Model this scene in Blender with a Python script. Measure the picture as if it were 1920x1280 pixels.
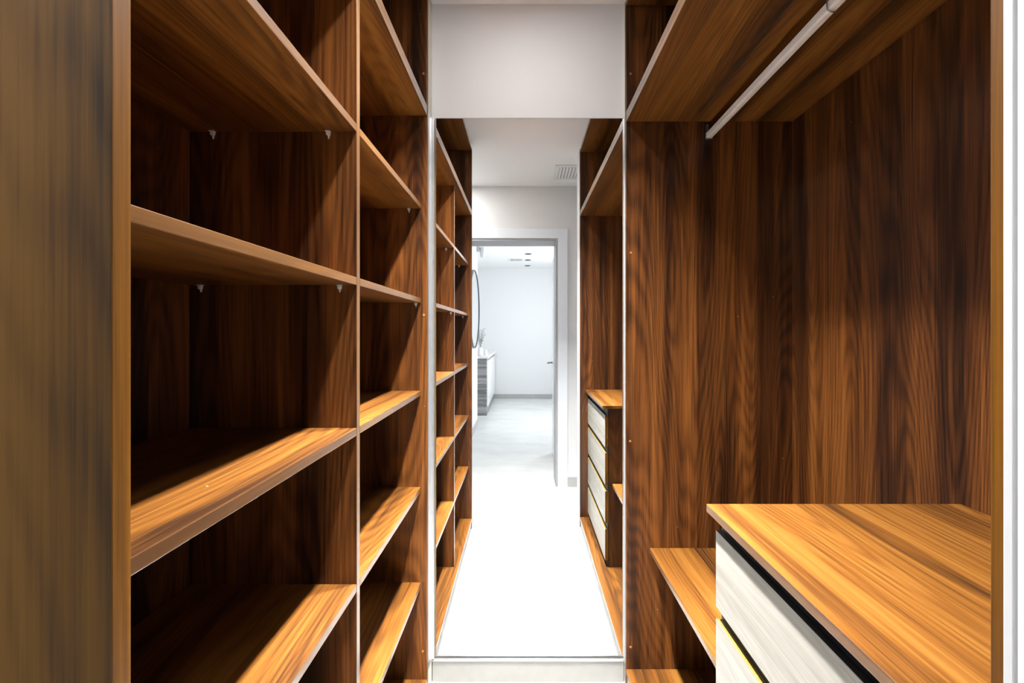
import bpy, bmesh, math, random
from mathutils import Vector, Matrix
random.seed(7)
S = bpy.context.scene
for o in list(bpy.data.objects): bpy.data.objects.remove(o, do_unlink=True)
COL = S.collection

# ------------------------------------------------------------------ camera
F = 770.0                       # focal length in pixels of the 1920 frame
cam = bpy.data.objects.new('camera', bpy.data.cameras.new('camera'))
COL.objects.link(cam); S.camera = cam
cam.location = (0, 0, 1.37)
cam.rotation_euler = (math.radians(90), 0, 0)
cam.data.sensor_width = 36.0
cam.data.lens = F * 36.0 / 1920.0
cam.data.shift_x = -(982 - 960) / 1920.0
cam.data.shift_y = -(640 - 621) / 1920.0
cam.data.clip_start = 0.02

# ------------------------------------------------------------------ world, sun, exposure
w = bpy.data.worlds.new('world'); S.world = w; w.use_nodes = True
wn = w.node_tree; wn.nodes.clear()
wo = wn.nodes.new('ShaderNodeOutputWorld'); wb = wn.nodes.new('ShaderNodeBackground')
wb.inputs[0].default_value = (0.72, 0.86, 1.0, 1); wb.inputs[1].default_value = 3.0
wn.links.new(wb.outputs[0], wo.inputs[0])
S.view_settings.view_transform = 'Standard'; S.view_settings.look = 'None'
S.view_settings.gamma = 1.0; S.view_settings.use_curve_mapping = False
S.view_settings.exposure = 0.0

def lamp(name, kind, loc, power, color=(1, 1, 1), rot=(0, 0, 0), size=None, size_y=None, parent=None, angle=None, spread=None):
    l = bpy.data.lights.new(name, kind); l.energy = power; l.color = color
    if kind == 'AREA':
        if size_y: l.shape = 'RECTANGLE'; l.size = size; l.size_y = size_y
        else: l.shape = 'DISK'; l.size = size
        if spread: l.spread = spread
    if kind == 'SUN': l.angle = angle
    o = bpy.data.objects.new(name, l); COL.objects.link(o); o.location = loc; o.rotation_euler = rot
    if parent:
        o.parent = parent; o.location = Vector(loc) - parent.location
    return o
CLOSET_W = 33.0; BEAM_W = 12.0; WIDE_W = 2.8; HALL_W = 14.0
SUN = lamp('sun', 'SUN', (4, -3, 4), 5.0, (1, .97, .92), (0, math.radians(40), 0), angle=0.01)
# daylight entering through the bathroom window (window plane, facing into the room)
DAY = lamp('window_daylight', 'AREA', (1.52, -2.98, 1.6), 75.0, (.93, .97, 1), (0, math.radians(90), 0), size=1.15, size_y=0.9)

# ------------------------------------------------------------------ materials
def newmat(name):
    m = bpy.data.materials.new(name); m.use_nodes = True
    nt = m.node_tree; b = nt.nodes['Principled BSDF']
    return m, nt, b
def N(nt, t, **kw):
    n = nt.nodes.new(t)
    for k, v in kw.items(): setattr(n, k, v)
    return n
def math_node(nt, op, a, b=None):
    n = N(nt, 'ShaderNodeMath', operation=op)
    for i, v in enumerate((a, b)):
        if v is None: continue
        if isinstance(v, (int, float)): n.inputs[i].default_value = v
        else: nt.links.new(v, n.inputs[i])
    return n.outputs[0]
def simple(name, col, rough=.5, metal=0.0, spec=.5, noise=0.0, nscale=4.0, bump=0.0, emit=None):
    m, nt, b = newmat(name)
    b.inputs['Base Color'].default_value = (*col, 1); b.inputs['Roughness'].default_value = rough
    b.inputs['Metallic'].default_value = metal; b.inputs['Specular IOR Level'].default_value = spec
    tc = N(nt, 'ShaderNodeTexCoord'); nz = N(nt, 'ShaderNodeTexNoise'); nz.inputs['Scale'].default_value = nscale; nz.inputs['Detail'].default_value = 5
    nt.links.new(tc.outputs['Object'], nz.inputs['Vector'])
    if noise:
        r = N(nt, 'ShaderNodeValToRGB'); r.color_ramp.elements[0].position = .3; r.color_ramp.elements[1].position = .7
        r.color_ramp.elements[0].color = (*[max(0, c * (1 - noise)) for c in col], 1); r.color_ramp.elements[1].color = (*[min(1, c * (1 + noise)) for c in col], 1)
        nt.links.new(nz.outputs[0], r.inputs[0]); nt.links.new(r.outputs[0], b.inputs['Base Color'])
    if bump:
        bp = N(nt, 'ShaderNodeBump'); bp.inputs['Strength'].default_value = bump; bp.inputs['Distance'].default_value = .002
        nt.links.new(nz.outputs[0], bp.inputs['Height']); nt.links.new(bp.outputs[0], b.inputs['Normal'])
    if emit:
        b.inputs['Emission Color'].default_value = (*col, 1); b.inputs['Emission Strength'].default_value = emit
    return m

def wood(name, axis, cols, rough=.32, along=.07, band=5.5, contrast=1.0, spec=.5, coat=0):
    m, nt, b = newmat(name)
    tc = N(nt, 'ShaderNodeTexCoord'); oi = N(nt, 'ShaderNodeObjectInfo')
    off = N(nt, 'ShaderNodeCombineXYZ')
    for i, k in enumerate((7.3, 3.9, 5.7)): nt.links.new(math_node(nt, 'MULTIPLY', oi.outputs['Random'], k), off.inputs[i])
    add = N(nt, 'ShaderNodeVectorMath', operation='ADD'); nt.links.new(tc.outputs['Object'], add.inputs[0]); nt.links.new(off.outputs[0], add.inputs[1])
    def nz(sc, al, detail, rough_=.55, dist=0):
        mp = N(nt, 'ShaderNodeMapping'); s = [sc] * 3; s[axis] = sc * al; mp.inputs['Scale'].default_value = s
        nt.links.new(add.outputs[0], mp.inputs['Vector'])
        n = N(nt, 'ShaderNodeTexNoise'); n.inputs['Scale'].default_value = 1; n.inputs['Detail'].default_value = detail; n.inputs['Roughness'].default_value = rough_; n.inputs['Distortion'].default_value = dist
        nt.links.new(mp.outputs[0], n.inputs['Vector']); return n.outputs[0]
    bands = nz(band * 2.6, along * .35, 4, .6)
    warp = nz(band * .9, along * 1.5, 1.5, .35)
    ring = math_node(nt, 'SINE', math_node(nt, 'MULTIPLY', warp, 120))
    ring = math_node(nt, 'MULTIPLY', math_node(nt, 'POWER', math_node(nt, 'ABSOLUTE', ring), 3.0), 1.0)
    fine = nz(band * 45, .012, 3, .65)
    pores = nz(420, .03, 1)
    v = math_node(nt, 'MULTIPLY', bands, 1.1 * contrast)
    v = math_node(nt, 'ADD', v, math_node(nt, 'MULTIPLY', ring, -.10 * contrast))
    v = math_node(nt, 'ADD', v, math_node(nt, 'MULTIPLY', fine, .50))
    v = math_node(nt, 'ADD', v, -.26 * contrast + .01)
    v = math_node(nt, 'ADD', v, math_node(nt, 'MULTIPLY', math_node(nt, 'SUBTRACT', pores, .5), .12))
    r = N(nt, 'ShaderNodeValToRGB'); cr = r.color_ramp
    cr.elements[0].position = .28; cr.elements[0].color = (*cols[0], 1)
    cr.elements[1].position = .74; cr.elements[1].color = (*cols[-1], 1)
    for i, c in enumerate(cols[1:-1]):
        e = cr.elements.new(.28 + .46 * (i + 1) / (len(cols) - 1)); e.color = (*c, 1)
    vo = N(nt, 'ShaderNodeTexVoronoi'); vo.inputs['Scale'].default_value = 13
    nt.links.new(add.outputs[0], vo.inputs['Vector'])
    mc = N(nt, 'ShaderNodeMixRGB'); mc.inputs[2].default_value = (.6, .45, .28, 1)      # tiny pale chips in the laminate
    nt.links.new(math_node(nt, 'LESS_THAN', vo.outputs['Distance'], .017), mc.inputs[0])
    nt.links.new(v, r.inputs[0]); nt.links.new(r.outputs[0], mc.inputs[1]); nt.links.new(mc.outputs[0], b.inputs['Base Color'])
    b.inputs['Roughness'].default_value = rough; b.inputs['Specular IOR Level'].default_value = spec
    if coat: b.inputs['Coat Weight'].default_value = coat; b.inputs['Coat IOR'].default_value = 1.65; b.inputs['Coat Roughness'].default_value = .22
    bp = N(nt, 'ShaderNodeBump'); bp.inputs['Strength'].default_value = .12; bp.inputs['Distance'].default_value = .0006
    nt.links.new(fine, bp.inputs['Height']); nt.links.new(bp.outputs[0], b.inputs['Normal'])
    return m
WC = [(.010, .0042, .0022), (.044, .0140, .0038), (.108, .036, .0078), (.20, .071, .0145)]
WOODV = wood('walnut_laminate_vertical', 2, WC)
WOODH = wood('walnut_laminate_lengthwise', 1, [(.026, .0095, .003), (.072, .026, .005), (.140, .051, .0080), (.195, .083, .015)], contrast=1.1, spec=.35, rough=.36)
EDGE = wood('glossy_walnut_edge_band', 1, [(.06, .023, .004), (.105, .042, .006), (.15, .063, .009), (.19, .085, .013)], coat=1.0, contrast=.6)
EDGEV = wood('glossy_walnut_edge_band_vertical', 2, [(.06, .023, .004), (.105, .042, .006), (.15, .063, .009), (.19, .085, .013)], coat=1.0, contrast=.6)
EDGEP = wood('walnut_panel_edge', 2, [(.062, .024, .003), (.11, .043, .004), (.15, .060, .005), (.18, .074, .006)], contrast=.6, spec=.1, rough=.5)
OUTER = wood('lightened_walnut_outer_face', 2, [(.028, .017, .009), (.070, .036, .012), (.110, .054, .013), (.14, .072, .016)], spec=.15, rough=.55, band=4.0, contrast=1.1)  # lighter copy of the walnut, hallway light put into the face colour
PALE = wood('bleached_oak_front', 1, [(.20, .188, .16), (.275, .263, .232), (.32, .308, .276), (.37, .357, .322)], rough=.45, band=9, contrast=.6)
GREYWOOD = wood('grey_ash_laminate', 0, [(.12, .12, .12), (.22, .22, .22), (.34, .34, .34), (.44, .44, .44)], rough=.5, band=9)
BLACK = simple('black_channel_and_edge_shade', (.006, .006, .007), .5)
GOLD = simple('golden_edge_band', (.13, .088, .020), .4, noise=.15, nscale=30)
PLASTER = simple('white_wall_paint', (.76, .76, .77), .6, bump=.05, nscale=120)
CEIL = simple('white_ceiling_paint', (.84, .84, .84), .7, bump=.03, nscale=90)
FILLER = simple('cream_filler_paint', (.62, .60, .52), .6, noise=.06, nscale=20)
TRIMW = simple('white_lacquer_trim', (.80, .84, .90), .35)
ALU = simple('brushed_aluminium', (.74, .75, .76), .28, metal=1, noise=.05, nscale=40)
RAILM = simple('ribbed_aluminium_rail', (.86, .85, .82), .35, metal=.0, noise=.04, nscale=60)
STEEL = simple('grey_steel', (.42, .41, .42), .3, metal=.9)
SKIRT = simple('light_stone_skirting', (.25, .247, .231), .5, noise=.05, nscale=18)
SKIRTG = simple('grey_tile_skirting', (.42, .42, .42), .5, noise=.05, nscale=10)
PLASTIC = simple('clear_plastic', (.95, .96, 1), .12)
PLASTIC.node_tree.nodes['Principled BSDF'].inputs['Transmission Weight'].default_value = .25
CAP = simple('brown_plastic_cap', (.33, .14, .045), .4)
DUST = simple('pale_chip', (.85, .72, .5), .6)
QUARTZ = simple('white_quartz_top', (.85, .85, .85), .25)
WHITE = simple('white_gloss_lacquer', (.82, .82, .82), .2)
GREEN = simple('grey_green_leaf', (.25, .29, .25), .5, noise=.2)
DARK = simple('dark_lamp_interior', (.03, .03, .035), .5)
FRAMED = simple('dark_blue_grey_metal', (.09, .10, .12), .35, metal=.6)
GLOW = simple('downlight_diffuser', (1, .97, .92), .5, emit=6.0)
m, nt, b = newmat('mirror_glass'); MIRROR = m
b.inputs['Base Color'].default_value = (.93, .945, .94, 1); b.inputs['Metallic'].default_value = 1; b.inputs['Roughness'].default_value = 0.0
m, nt, b = newmat('window_glass'); GLASS = m
b.inputs['Base Color'].default_value = (1, 1, 1, 1); b.inputs['Roughness'].default_value = 0; b.inputs['IOR'].default_value = 1.01; b.inputs['Transmission Weight'].default_value = 1
# floor: pale grey large porcelain tiles
m, nt, b = newmat('pale_grey_floor_tile'); FLOOR = m
tc = N(nt, 'ShaderNodeTexCoord')
br = N(nt, 'ShaderNodeTexBrick'); br.offset = 0; br.squash = 1
br.inputs['Color1'].default_value = (.70, .70, .69, 1); br.inputs['Color2'].default_value = (.73, .73, .72, 1); br.inputs['Mortar'].default_value = (.70, .70, .69, 1)
br.inputs['Scale'].default_value = 1; br.inputs['Mortar Size'].default_value = .0015; br.inputs['Brick Width'].default_value = 1.2; br.inputs['Row Height'].default_value = 1.2
mp = N(nt, 'ShaderNodeMapping'); mp.inputs['Location'].default_value = (.92, .35, 0)
nt.links.new(tc.outputs['Object'], mp.inputs[0]); nt.links.new(mp.outputs[0], br.inputs['Vector'])
nz = N(nt, 'ShaderNodeTexNoise'); nz.inputs['Scale'].default_value = 2.2; nz.inputs['Detail'].default_value = 8; nz.inputs['Roughness'].default_value = .65
mp2 = N(nt, 'ShaderNodeMapping'); mp2.inputs['Scale'].default_value = (1, 2.5, 1)
nt.links.new(tc.outputs['Object'], mp2.inputs[0]); nt.links.new(mp2.outputs[0], nz.inputs['Vector'])
mx = N(nt, 'ShaderNodeMixRGB', blend_type='MULTIPLY'); mx.inputs[0].default_value = 1
rr = N(nt, 'ShaderNodeValToRGB'); rr.color_ramp.elements[0].position = .3; rr.color_ramp.elements[0].color = (.86, .86, .86, 1); rr.color_ramp.elements[1].position = .7; rr.color_ramp.elements[1].color = (1.06, 1.06, 1.06, 1)
nt.links.new(nz.outputs[0], rr.inputs[0]); nt.links.new(br.outputs[0], mx.inputs[1]); nt.links.new(rr.outputs[0], mx.inputs[2]); nt.links.new(mx.outputs[0], b.inputs['Base Color'])
b.inputs['Roughness'].default_value = .38

# ------------------------------------------------------------------ builders
def bm_box(bm, x0, x1, y0, y1, z0, z1, bev=0.0, seg=2):
    t = bmesh.new(); bmesh.ops.create_cube(t, size=1)
    for v in t.verts: v.co = Vector(((x0 + x1) / 2 + v.co.x * (x1 - x0), (y0 + y1) / 2 + v.co.y * (y1 - y0), (z0 + z1) / 2 + v.co.z * (z1 - z0)))
    if bev: bmesh.ops.bevel(t, geom=t.edges[:], offset=bev, segments=seg, affect='EDGES', profile=.5)
    me = bpy.data.meshes.new('t'); t.to_mesh(me); t.free(); bm.from_mesh(me); bpy.data.meshes.remove(me)
def bm_lathe(bm, prof, c, axis='Z', n=24):
    """prof: list of (r, h); rotated about axis through c"""
    rings = []
    for r, h in prof:
        ring = []
        for i in range(n):
            a = 2 * math.pi * i / n
            p = {'Z': (r * math.cos(a), r * math.sin(a), h), 'X': (h, r * math.cos(a), r * math.sin(a)), 'Y': (r * math.cos(a), h, r * math.sin(a))}[axis]
            ring.append(bm.verts.new(Vector(c) + Vector(p)))
        rings.append(ring)
    for a, b_ in zip(rings, rings[1:]):
        for i in range(n): bm.faces.new((a[i], a[(i + 1) % n], b_[(i + 1) % n], b_[i]))
    bm.faces.new(rings[0]); bm.faces.new(rings[-1])
    bmesh.ops.recalc_face_normals(bm, faces=bm.faces[:])
def bm_tube(bm, pts, r, n=10):
    pts = [Vector(p) for p in pts]; rings = []
    for i, p in enumerate(pts):
        d = (pts[min(i + 1, len(pts) - 1)] - pts[max(i - 1, 0)]).normalized()
        up = Vector((0, 1, 0)) if abs(d.y) < .9 else Vector((1, 0, 0))
        u = d.cross(up).normalized(); v = d.cross(u).normalized()
        rings.append([bm.verts.new(p + (u * math.cos(2 * math.pi * k / n) + v * math.sin(2 * math.pi * k / n)) * r) for k in range(n)])
    for a, b_ in zip(rings, rings[1:]):
        for i in range(n): bm.faces.new((a[i], a[(i + 1) % n], b_[(i + 1) % n], b_[i]))
    bm.faces.new(rings[0]); bm.faces.new(rings[-1])
    bmesh.ops.recalc_face_normals(bm, faces=bm.faces[:])
def bm_extrude_y(bm, prof, y0, y1):
    a = [bm.verts.new((x, y0, z)) for x, z in prof]; b_ = [bm.verts.new((x, y1, z)) for x, z in prof]; n = len(prof)
    for i in range(n): bm.faces.new((a[i], a[(i + 1) % n], b_[(i + 1) % n], b_[i]))
    bm.faces.new(a); bm.faces.new(b_[::-1]); bmesh.ops.recalc_face_normals(bm, faces=bm.faces[:])

def wloc(o):
    v = Vector(o.location)
    while o.parent: o = o.parent; v += o.location
    return v
def obj(name, bm, mat, parent=None, origin=None, smooth=False):
    """bm holds world coordinates; origin = world origin of the new object"""
    base = wloc(parent) if parent else Vector((0, 0, 0))
    if origin is None:
        xs = [v.co for v in bm.verts]
        origin = Vector(((min(v.x for v in xs) + max(v.x for v in xs)) / 2, (min(v.y for v in xs) + max(v.y for v in xs)) / 2, min(v.z for v in xs)))
    origin = Vector(origin)
    bmesh.ops.translate(bm, verts=bm.verts[:], vec=-origin)
    me = bpy.data.meshes.new(name); bm.to_mesh(me); bm.free()
    if smooth:
        for p in me.polygons: p.use_smooth = True
    for mm in (mat if isinstance(mat, (list, tuple)) else [mat]): me.materials.append(mm)
    o = bpy.data.objects.new(name, me); COL.objects.link(o)
    if mat is WOODH or mat is WOODV:        # edge banding on the faces turned to the aisle
        me.materials.append(EDGE if mat is WOODH else (EDGEP if name == 'side_panel' else EDGEV))
        for p in me.polygons:
            if abs(p.normal.x) > .9 and (max(v.co.x for v in me.vertices) - min(v.co.x for v in me.vertices)) > .1: p.material_index = 1
    if parent: o.parent = parent
    o.location = origin - base
    return o
def box(name, dims, mat, parent=None, bev=0.0, origin=None):
    bm = bmesh.new(); bm_box(bm, *dims, bev=bev); return obj(name, bm, mat, parent, origin)
def boxes(name, dl, mat, parent=None, bev=0.0):
    bm = bmesh.new()
    for d in dl: bm_box(bm, *d, bev=bev)
    return obj(name, bm, mat, parent)
def thing(name, label, cat, loc, group=None):
    o = bpy.data.objects.new(name, None); COL.objects.link(o); o.location = loc; o.empty_display_size = .05
    o['label'] = label; o['category'] = cat
    if group: o['group'] = group
    return o
def tag(o, label, cat, group=None):
    o['label'] = label; o['category'] = cat
    if group: o['group'] = group
    return o
def struct(o, label=None, cat=None):
    o['kind'] = 'structure'
    if label: o['label'] = label
    if cat: o['category'] = cat
    return o
def dup(o, parent, loc=None):
    c = o.copy(); COL.objects.link(c); c.parent = parent
    if loc is not None: c.location = loc
    for ch in o.children: dup(ch, c)
    return c

# ------------------------------------------------------------------ key dimensions (metres)
A, AR = .360, .383          # left unit front plane, recessed shelf front plane
B = .394                    # right unit front plane
DM = 1.610                  # mirror wall
H = 2.652                   # ceiling
T = .018
YD = -.41                   # wall with the doorway, behind the camera
YB = -5.18                  # far bathroom wall

# ------------------------------------------------------------------ structure
struct(box('floor', (-2.2, 2.0, -5.4, 1.8, -.1, 0), FLOOR), 'pale grey porcelain tile floor running from the closet to the bathroom', 'floor')
struct(box('ceiling', (-2.2, 2.0, -5.4, 1.8, H, H + .1), CEIL), 'flat white painted ceiling over closet, hallway and bathroom', 'ceiling')
struct(boxes('wall_back', [(-.9, 1.2, DM + .012, 1.75, 0, H), (-.364, B, DM, DM + .012, 2.206, H)], PLASTER), 'white wall at the end of the closet, above and behind the mirror', 'wall')
struct(box('wall_left', (-.90, -.775, .359, DM + .012, 0, H), PLASTER), 'white wall behind the left shelves', 'wall')
struct(box('wall_right', (1.055, 1.2, .329, DM + .012, 0, H), PLASTER), 'white wall behind the right wardrobe', 'wall')
struct(box('wall_entry_left', (-1.5, -.90, .359, .5, 0, H), PLASTER), 'white hallway wall left of the closet', 'wall')
struct(boxes('wall_entry_right', [(B - .0015, 2.0, .20, .3262, 0, H), (B + .002, 2.0, .3262, .329, 0, H)], PLASTER), 'white wall end at the right edge of the closet opening', 'wall')
struct(box('wall_hall_left', (-1.6, -1.5, YD, .5, 0, H), PLASTER), 'white end wall of the hallway, left side', 'wall')
struct(box('wall_hall_right', (1.9, 2.0, YD, .2, 0, H), PLASTER), 'white end wall of the hallway, right side', 'wall')
DX0, DX1, DZ = -.52, .300, 2.185
YD2 = YD - .22
struct(boxes('wall_door', [(-2.2, DX0, YD2, YD, 0, H), (DX1, 2.0, YD2, YD, 0, H), (DX0, DX1, YD2, YD, DZ, H)], PLASTER), 'white wall around the bathroom doorway, seen in the mirror', 'wall')
struct(box('wall_bath_far', (-2.2, 2.0, YB - .1, YB, 0, H), PLASTER), 'far white bathroom wall seen through the doorway', 'wall')
struct(box('wall_bath_left', (-.80, -.680, -2.81, YD2, 0, H), PLASTER), 'white bathroom side wall carrying the round mirror', 'wall')
struct(box('wall_bath_alcove', (-1.4, -1.30, YB, -2.81, 0, H), PLASTER), 'white wall behind the vanity', 'wall')
struct(box('wall_bath_return', (-1.30, -.80, -2.81, -2.71, 0, H), PLASTER), 'short white return wall beside the vanity', 'wall')
WY0, WY1, WZ0, WZ1 = -3.42, -2.55, 1.0, 2.2
struct(boxes('wall_bath_right', [(1.5, 1.62, YB, WY0, 0, H), (1.5, 1.62, WY1, YD2, 0, H), (1.5, 1.62, WY0, WY1, 0, WZ0), (1.5, 1.62, WY0, WY1, WZ1, H)], PLASTER), 'white bathroom wall with the window', 'wall')
wf = struct(boxes('window_1', [(1.53, 1.59, WY0, WY0 + .05, WZ0, WZ1), (1.53, 1.59, WY1 - .05, WY1, WZ0, WZ1), (1.53, 1.59, WY0, WY1, WZ0, WZ0 + .05), (1.53, 1.59, WY0, WY1, WZ1 - .05, WZ1)], TRIMW, bev=.003), 'white framed bathroom window', 'window')
box('pane', (1.557, 1.563, WY0 + .05, WY1 - .05, WZ0 + .05, WZ1 - .05), GLASS, wf)
# doorway casing + jamb
dc = struct(boxes('door_1', [(DX1 + .006, DX1 + .087, YD, YD + .014, 0, DZ + .088), (DX0 - .087, DX0 - .006, YD, YD + .014, 0, DZ + .088), (DX0 - .006, DX1 + .006, YD, YD + .013, DZ + .006, DZ + .088)], TRIMW, bev=.002), 'white lacquered door casing around the bathroom doorway', 'door frame')
boxes('jamb', [(DX1 - .018, DX1, YD2 - .005, YD + .004, 0, DZ), (DX0, DX0 + .018, YD2 - .005, YD + .004, 0, DZ), (DX0 + .018, DX1 - .018, YD2 - .005, YD + .004, DZ - .018, DZ)], simple('grey_white_jamb', (.34, .345, .36), .4), dc, bev=.002)
# open door leaf swung back against the bathroom side
lf = box('door_leaf', (DX1 + .02, DX1 + .06, YD2 - .80, YD2 - .012, .012, DZ - .02), WHITE, dc, bev=.002)
bmh = bmesh.new(); bm_tube(bmh, [(DX1 + .02, YD2 - .74, 1.02), (DX1 - .035, YD2 - .74, 1.02), (DX1 - .035, YD2 - .63, 1.02)], .008)
obj('door_handle', bmh, STEEL, lf, smooth=True)
# skirtings
def skirt(name, dims, mat=SKIRTG, label=None): return struct(box(name, dims, mat, bev=.0015), label, 'baseboard')
skirt('baseboard_door', (DX1 + .088, 1.9, YD, YD + .012, 0, .085), label='grey tile skirting right of the doorway')
skirt('baseboard_far', (-.60, 1.5, YB, YB + .012, 0, .087), label='grey tile skirting along the far bathroom wall')
skirt('baseboard_bath', (-.680, -.668, -2.81, YD2 - .01, 0, .085), SKIRTG, 'grey tile skirting under the round mirror')
skirt('baseboard_entry', (B - .0125, B - .0015, .205, .3262, 0, .085), TRIMW, 'white skirting on the wall end right of the closet opening')
skirt('baseboard_back', (-.357, B - .003, DM - .006, DM + .012, 0, .082), SKIRT, 'pale stone skirting below the closet mirror')
# slim trims
struct(box('trim_1', (B - .0018, B + .004, .329, .3362, 0, H), simple('caulk_white', (.45, .455, .47), .6, bump=.1, nscale=60), bev=.0008), 'white plaster bead beside the right wardrobe panel', 'trim')
struct(boxes('trim_2', [(-.375, -A, 1.548, DM + .012, 0, .09), (-.375, -A, 1.548, DM + .012, 2.203, H)], FILLER), 'cream filler strip between left shelves and end wall', 'trim')
struct(boxes('trim_3', [(B, B + .012, 1.597, DM + .012, 0, .09), (B, B + .012, 1.597, DM + .012, 2.203, H)], FILLER), 'cream filler strip between right wardrobe and end wall', 'trim')

# ------------------------------------------------------------------ mirror
mr = thing('wall_mirror', 'tall mirror in a slim aluminium frame on the wall at the end of the closet', 'mirror', (.015, DM, .09))
box('mirror_glass', (-.349, B - .003, DM, DM + .010, .096, 2.2035), MIRROR, mr)
boxes('frame', [(-.3625, -.3495, DM - .010, DM + .012, .088, 2.203), (-.359, B - .0025, DM - .010, DM + .0115, .084, .0935), (B - .0045, B - .001, DM - .004, DM + .0115, .0935, 2.203)], ALU, mr, bev=.001)
box('side_profile', (-.375, -A, 1.549, DM - .003, .09, 2.203), ALU, mr, bev=.0012)
box('side_profile', (B, B + .008, 1.5975, DM - .002, .09, 2.203), simple('white_profile', (.85, .83, .80), .4), mr, bev=.0008)
box('gasket', (-.3495, -.3475, DM - .003, DM + .011, .094, 2.2), simple('dark_gasket', (.10, .075, .04), .5), mr)

# ------------------------------------------------------------------ shelf pin
def pin_mesh(x, y, z, sgn, parent):
    """clear plastic shelf support: plate under the shelf, fin against the panel; sgn = direction away from the panel"""
    bm = bmesh.new()
    bm_lathe(bm, [(.0035, 0), (.0045, sgn * .001), (.0045, sgn * .006), (.0035, sgn * .007)], (x, y, z - .006), 'Y', 16)
    bm_box(bm, x - .0055, x + .0055, min(y, y + sgn * .009), max(y, y + sgn * .009), z - .0022, z - .0002, bev=.0005)
    a = [(x - .0045, z - .002), (x + .0045, z - .002), (x + .0012, z - .0125), (x + .0012, z - .0165), (x - .0012, z - .0165), (x - .0012, z - .0125)]
    bm_extrude_y(bm, a, min(y, y + sgn * .0028), max(y, y + sgn * .0028))
    return obj('shelf_pin', bm, PLASTIC, parent, origin=(x, y, z))
def caps(parent, pts, axis, face, r=.0045):
    for (p, z) in pts:
        bm = bmesh.new()
        c = (p, face, z) if axis == 'Y' else (face, p, z)
        bm_lathe(bm, [(r, 0), (r, -.0008), (r * .7, -.0013)], c, axis, 16)
        obj('screw_cap', bm, CAP, parent)

# ------------------------------------------------------------------ left shelving unit
Y0L, Y1L = .3588, 1.5480      # outer faces
XB = -.767
L = thing('shelving_unit', 'tall open walnut shelving unit with two bays of empty shelves on the left', 'shelving', (-.56, .95, 0))
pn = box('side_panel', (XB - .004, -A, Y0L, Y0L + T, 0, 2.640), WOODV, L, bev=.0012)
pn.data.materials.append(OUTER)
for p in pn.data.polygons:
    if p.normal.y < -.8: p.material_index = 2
box('side_panel', (XB - .004, -A, Y1L - T, Y1L, 0, 2.640), WOODV, L, bev=.0009)
box('back_panel', (XB - .006, XB, Y0L + T, Y1L - T, .074, 2.622), WOODV, L)
box('divider', (XB, -AR, .942, .960, .074, 2.173), WOODV, L, bev=.0008)
box('plinth', (-.40, -A - .004, Y0L + T, Y1L - T, 0, .0555), SKIRT, L)
boxes('top_board', [(XB, -A, Y0L + T, Y1L - T, 2.622, 2.640)], WOODH, L, bev=.0008)
boxes('fixed_shelf', [(XB, -A, Y0L + T, Y1L - T, 2.173, 2.191), (XB, -A, Y0L + T, Y1L - T, 2.1912, 2.2095)], WOODH, L, bev=.0008)
box('base_shelf', (XB, -A, Y0L + T, Y1L - T, .056, .074), WOODH, L, bev=.0008)
levels = [1.845, 1.494, 1.149, .791, .436]
for bay, (y0, y1) in enumerate(((Y0L + T + .0004, .9416), (.9604, Y1L - T - .0004))):
    proto_m = None
    for k, z in enumerate(levels):
        s = box('shelf', (XB + .002, -AR, y0, y1, z - T, z), WOODH, L, bev=.001)
        zb = z - T
        for xp in ((-.711, -.4466) if k != 1 else (-.739, -.421)):
            if bay == 1: xp += .02 if xp > -.5 else 0
            pin_mesh(xp, y1, zb, -1, s); pin_mesh(xp, y0, zb, 1, s)
# brown caps on the far end panel
caps(L, [(-.372, 1.43), (-.374, 2.33), (-.376, .178)], 'Y', Y1L - T)
# ------------------------------------------------------------------ right wardrobe
YR0, YR1 = .3295, 1.597
XR = 1.033
R = thing('wardrobe', 'tall open walnut wardrobe on the right with hanging rail and deep top shelf', 'wardrobe', (.71, .96, 0))
box('side_panel', (B, XR + .006, YR0 + .0001, .347, 0, 2.640), WOODV, R, bev=.001)
box('side_panel', (B, XR + .006, 1.579, YR1, 0, 2.640), WOODV, R, bev=.0009)
box('back_panel', (XR, XR + .008, .347, 1.579, .072, 2.622), WOODV, R)
box('plinth', (B + .004, B + .03, .347, 1.579, 0, .0535), SKIRT, R)
box('top_board', (B, XR, .347, 1.579, 2.622, 2.640), WOODH, R, bev=.0008)
boxes('fixed_shelf', [(B, XR, .347, 1.579, 2.176, 2.1945), (B, XR, .347, 1.579, 2.1948, 2.2135)], WOODH, R, bev=.0008)
box('base_shelf', (B, XR, .347, 1.579, .054, .072), WOODH, R, bev=.0008)
box('shelf', (.484, XR, .9776, 1.5786, .520, .538), WOODH, R, bev=.001)
caps(R, [(.409, .948), (.412, 1.672), (.411, .157), (.411, 2.36)], 'Y', 1.579)
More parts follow.
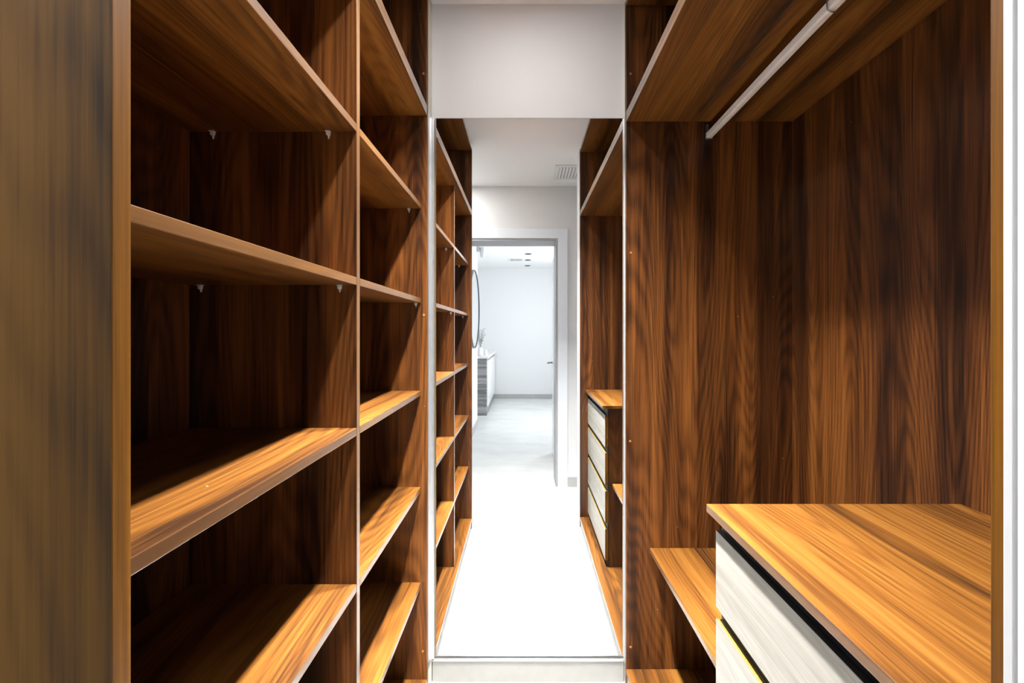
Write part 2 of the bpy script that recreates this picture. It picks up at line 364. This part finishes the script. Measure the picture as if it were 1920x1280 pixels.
# rail with ribs
prof = []
xr, zr = .711, 2.120
hw, top, bot = .0108, .015, -.0125
prof += [(xr + hw, zr - .004), (xr + hw, zr + top - .005), (xr + hw - .005, zr + top), (xr - hw + .005, zr + top)]
for i in range(6):
    z = zr + top - .005 - i * .0030
    prof += [(xr - hw, z), (xr - hw, z - .0017), (xr - hw + .0009, z - .0021), (xr - hw + .0009, z - .0028)]
prof += [(xr - hw, zr - .0085), (xr - hw + .003, zr + bot + .001), (xr - hw + .006, zr + bot), (xr + hw - .005, zr + bot), (xr + hw - .001, zr + bot + .003)]
bm = bmesh.new(); bm_extrude_y(bm, prof, .350, 1.576)
rail = obj('hanging_rail', bm, RAILM, R)
for (ya, sg) in ((1.579, -1), (.347, 1)):
    bm = bmesh.new()
    # cup with an upward ear and screw
    ear = [(xr - .0125, zr - .014), (xr + .0125, zr - .014), (xr + .0135, zr), (xr + .0125, zr + .018), (xr - .001, zr + .026), (xr + .0, zr + .040), (xr - .006, zr + .047), (xr - .012, zr + .040), (xr - .0135, zr)]
    bm_extrude_y(bm, ear, min(ya, ya + sg * .003), max(ya, ya + sg * .003))
    bm_box(bm, xr - .0135, xr + .0135, min(ya, ya + sg * .012), max(ya, ya + sg * .012), zr - .0155, zr - .0130, bev=.0006)
    bk = obj('rail_bracket', bm, STEEL, rail)
    bm = bmesh.new(); bm_lathe(bm, [(.0028, 0), (.0026, sg * .0015), (.001, sg * .002)], (xr - .006, ya + sg * .003, zr + .040), 'Y', 12)
    obj('screw', bm, STEEL, bk)
bm = bmesh.new(); ys = .945
loop = [(xr - .006, ys, 2.1758), (xr - .006, ys, zr + .034), (xr - .0095, ys, zr + .026), (xr - .0135, ys, zr + .018), (xr - .0135, ys, zr - .006)]
loop += [(xr - .0135 * math.cos(t), ys, zr - .006 - .0095 * math.sin(t)) for t in [math.pi * i / 8 for i in range(1, 8)]]
loop += [(xr + .0135, ys, zr - .006), (xr + .0135, ys, zr + .018), (xr + .0095, ys, zr + .026), (xr + .006, ys, zr + .034), (xr + .006, ys, 2.1758)]
bm_tube(bm, loop, .0014, 8); obj('rail_support', bm, STEEL, rail, smooth=True)

# ------------------------------------------------------------------ drawer cabinet
C = thing('drawer_cabinet', 'four drawer chest with pale grained fronts and walnut top, standing inside the right wardrobe', 'drawer cabinet', (.74, .66, .072))
YC0, YC1 = .3478, .9770
box('top', (.431, XR - .002, YC0 - .0004, .970, .945, .963), WOODH, C, bev=.0012)
box('side_panel', (.4695, XR - .004, YC1 - T - .018, YC1 - .018, .073, .945), WOODV, C, bev=.0006)
box('side_panel', (.4695, XR - .004, YC0, YC0 + T, .073, .945), WOODV, C, bev=.0006)
box('back_panel', (XR - .012, XR - .004, YC0 + T, YC1 - T - .018, .073, .945), WOODV, C)
box('toe_rail', (.463, .480, YC0 + .002, YC1 - .019, .073, .105), BLACK, C)
dz = [(.730, .907), (.524, .701), (.315, .490), (.109, .282)]
prev = .945
for z0, z1 in dz:
    box('finger_channel', (.4615, .4690, YC0 + .002, YC1 - .019, z1 - .004, prev), BLACK, C)
    d = thing('drawer', '', '', (.46, .66, z0)); del d['label']; del d['category']; d.parent = C; d.location = Vector((.46, .66, z0)) - C.location
    bm = bmesh.new(); bm_box(bm, .448, .4665, YC0 + .002, YC1 - .0190, z0, z1, bev=.0008)
    fr = obj('drawer_front', bm, [PALE, GOLD if z1 < .9 else BLACK, EDGEP], d)  # top drawer's black edge: shade under the overhang put into the colour
    for p in fr.data.polygons:
        if abs(p.normal.z) > .7: p.material_index = 1
        elif abs(p.normal.y) > .7: p.material_index = 2
    boxes('drawer_box', [(.470, .98, YC0 + T + .004, YC0 + T + .016, z0 + .02, z1 - .03), (.470, .98, YC1 - T - .034, YC1 - T - .022, z0 + .02, z1 - .03), (.470, .98, YC0 + T + .016, YC1 - T - .034, z0 + .02, z0 + .03), (.970, .98, YC0 + T + .016, YC1 - T - .034, z0 + .03, z1 - .03), (.470, .482, YC0 + T + .016, YC1 - T - .034, z0 + .03, z1 - .03)], BLACK, d)
    prev = z0 + .004

# ------------------------------------------------------------------ ceiling fittings
def downlight(x, y, label, power, on=True, r=.042, color=(1, .985, .97), spread=None, group=None):
    t = thing('ceiling_downlight', label, 'ceiling light', (x, y, H), group)
    bm = bmesh.new(); bm_lathe(bm, [(r, 0), (r + .012, -.0005), (r + .013, -.003), (r + .008, -.005), (r, -.006), (r - .003, -.003)], (x, y, H), 'Z', 32)
    obj('trim_ring', bm, WHITE if on else DARK, t, smooth=True)
    bm = bmesh.new(); bm_lathe(bm, [(r - .002, -.0015), (r - .003, -.0062), (r * .6, -.0068)], (x, y, H), 'Z', 32)
    obj('diffuser', bm, GLOW if on else DARK, t)
    if on: lamp('lamp', 'AREA', (x, y, H - .012), power, color, (0, 0, 0), size=r * 1.7, parent=t, spread=spread)
    if spread: lamp('lamp_beam', 'AREA', (x, y, H - .012), BEAM_W, color, (0, 0, 0), size=r * 1.7, parent=t, spread=math.radians(44))
    if spread: lamp('lamp_spill', 'AREA', (x, y, H - .012), WIDE_W, color, (0, 0, 0), size=r * 1.7, parent=t)
    return t
downlight(.0, .84, 'round recessed ceiling light over the middle of the closet', CLOSET_W, spread=math.radians(88))
downlight(.0, 1.14, 'round recessed ceiling light near the closet mirror', CLOSET_W, spread=math.radians(88))
downlight(-.75, -.05, 'added unseen round ceiling light at the left end of the hallway', HALL_W, color=(1, .97, .93))  # added out of view to light the hallway and the outer panel
for i, (yy, lb) in enumerate(((-3.58, 'dark round ceiling light, nearest the doorway of the three in the bathroom'), (-4.16, 'dark round ceiling light, middle one of the three in the bathroom'), (-4.79, 'dark round ceiling light, farthest of the three in the bathroom'))):
    downlight(.075, yy, lb, 0, on=False, r=.045, group='dark bathroom ceiling lights')
def vent(x0, x1, y0, y1, nsl, label, along='y'):
    t = thing('ceiling_vent', label, 'air vent', ((x0 + x1) / 2, (y0 + y1) / 2, H))
    f = .035
    boxes('frame', [(x0, x1, y0, y0 + f, H - .006, H), (x0, x1, y1 - f, y1, H - .006, H), (x0, x0 + f, y0 + f, y1 - f, H - .006, H), (x1 - f, x1, y0 + f, y1 - f, H - .006, H)], WHITE, t, bev=.001)
    box('backing', (x0 + f, x1 - f, y0 + f, y1 - f, H - .001, H), simple('grey_duct', (.25, .25, .25), .6), t)
    for i in range(nsl):
        xc = x0 + f + (i + .5) * (x1 - x0 - 2 * f) / nsl
        bm = bmesh.new(); bm_extrude_y(bm, [(xc - .009, H - .0012), (xc - .007, H - .0012), (xc + .009, H - .009), (xc + .007, H - .010)], y0 + f, y1 - f)
        obj('slat', bm, WHITE, t)
vent(.245, .62, -.245, .055, 12, 'square white slatted air vent in the hallway ceiling')
vent(-.28, .0, -4.28, -3.98, 8, 'small white slatted air vent in the bathroom ceiling')

# ------------------------------------------------------------------ light switch on the doorway wall
t = thing('light_switch', 'small white light switch on the wall right of the doorway', 'light switch', (.482, YD, 1.17))
box('cover_plate', (.462, .545, YD, YD + .008, 1.085, 1.185), WHITE, t, bev=.002)
box('rocker', (.475, .532, YD + .008, YD + .012, 1.105, 1.165), WHITE, t, bev=.001)

# ------------------------------------------------------------------ bathroom things
V = thing('vanity_unit', 'grey ash vanity with white drawer fronts and white stone top in the bathroom', 'vanity', (-.85, -4.3, 0))
VY0, VY1 = YB, -3.46
box('body', (-1.29, -.602, VY0 + .001, VY1 - .001, 0.0, .915), GREYWOOD, V, bev=.002)
for k in range(2):
    y1 = VY1 - .02 - k * .84
    box('drawer_front', (-.603, -.586, y1 - .83, y1, .14, .885), WHITE, V, bev=.003)
box('countertop', (-1.295, -.580, VY0 + .001, VY1 + .01, .925, .965), QUARTZ, V, bev=.003)
# round mirror on the side wall
t = thing('round_mirror', 'large round mirror with dark metal rim on the bathroom side wall', 'mirror', (-.68, -2.34, 1.67))
bm = bmesh.new(); bm_lathe(bm, [(.505, 0), (.53, .001), (.53, .026), (.518, .028), (.512, .026), (.510, .016), (.500, .015)], (-.68, -2.34, 1.67), 'X', 64)
obj('rim', bm, FRAMED, t)
bm = bmesh.new(); bm_lathe(bm, [(.509, .0155), (.509, .018), (.50, .0182)], (-.68, -2.34, 1.67), 'X', 64)
obj('mirror_glass', bm, MIRROR, t)
# wall lamp above it
t = thing('wall_lamp', 'small grey wall spotlight high on the bathroom side wall', 'wall lamp', (-.68, -2.73, 2.56))
box('mount', (-.68, -.64, -2.77, -2.69, 2.53, 2.60), STEEL, t, bev=.004)
bm = bmesh.new(); bm_tube(bm, [(-.640, -2.73, 2.575), (-.61, -2.73, 2.575)], .008); obj('arm', bm, STEEL, t, smooth=True)
bm = bmesh.new(); bm_lathe(bm, [(.012, .045), (.028, .04), (.034, .02), (.034, -.08), (.026, -.105), (.012, -.112)], (-.60, -2.73, 2.55), 'Z', 24); obj('lamp_head', bm, simple('light_grey_metal', (.55, .55, .56), .4), t, smooth=True)
# plant in vase
t = thing('potted_plant', 'small leafy plant in a white vase on the vanity top', 'plant', (-.72, -3.60, .965))
bm = bmesh.new(); bm_lathe(bm, [(.035, 0), (.045, .02), (.05, .07), (.035, .12), (.028, .14), (.025, .139), (.03, .12)], (-.72, -3.60, .965), 'Z', 24); obj('vase', bm, WHITE, t, smooth=True)
bs = bmesh.new(); bl = bmesh.new()
for i in range(11):
    a = random.uniform(0, 6.28); r = random.uniform(.03, .13); h = random.uniform(.28, .52)
    p0 = Vector((-.72, -3.60, 1.09)); p2 = Vector((-.72 + r * math.cos(a), -3.60 + r * math.sin(a), .965 + h)); p1 = (p0 + p2) / 2 + Vector((0, 0, .04))
    bm_tube(bs, [p0, p1, p2], .0018, 6)
    for j in range(9):
        tt = .3 + .7 * j / 8; p = p0.lerp(p2, tt) + Vector((0, 0, .04 * (1 - abs(2 * tt - 1)))); b2 = random.uniform(0, 6.28)
        d = Vector((math.cos(b2), math.sin(b2), random.uniform(-.2, .6))).normalized(); sd = d.cross(Vector((0, 0, 1))).normalized(); up = sd.cross(d)
        L_, W_ = random.uniform(.03, .05), .012
        vs = [bl.verts.new(q) for q in (p, p + d * L_ * .4 + sd * W_ + up * .003, p + d * L_, p + d * L_ * .4 - sd * W_ + up * .003)]
        mid = bl.verts.new(p + d * L_ * .45 - up * .002)
        for q in range(4): bl.faces.new((vs[q], vs[(q + 1) % 4], mid))
obj('stems', bs, GREEN, t); obj('foliage', bl, GREEN, t)
bm = bmesh.new(); bm_lathe(bm, [(.028, 0), (.032, .005), (.033, .085), (.030, .086), (.029, .01), (.01, .008)], (-.655, -3.85, .965), 'Z', 24)
tag(obj('tumbler', bm, WHITE, smooth=True), 'small white tumbler on the vanity top beside the plant', 'tumbler')
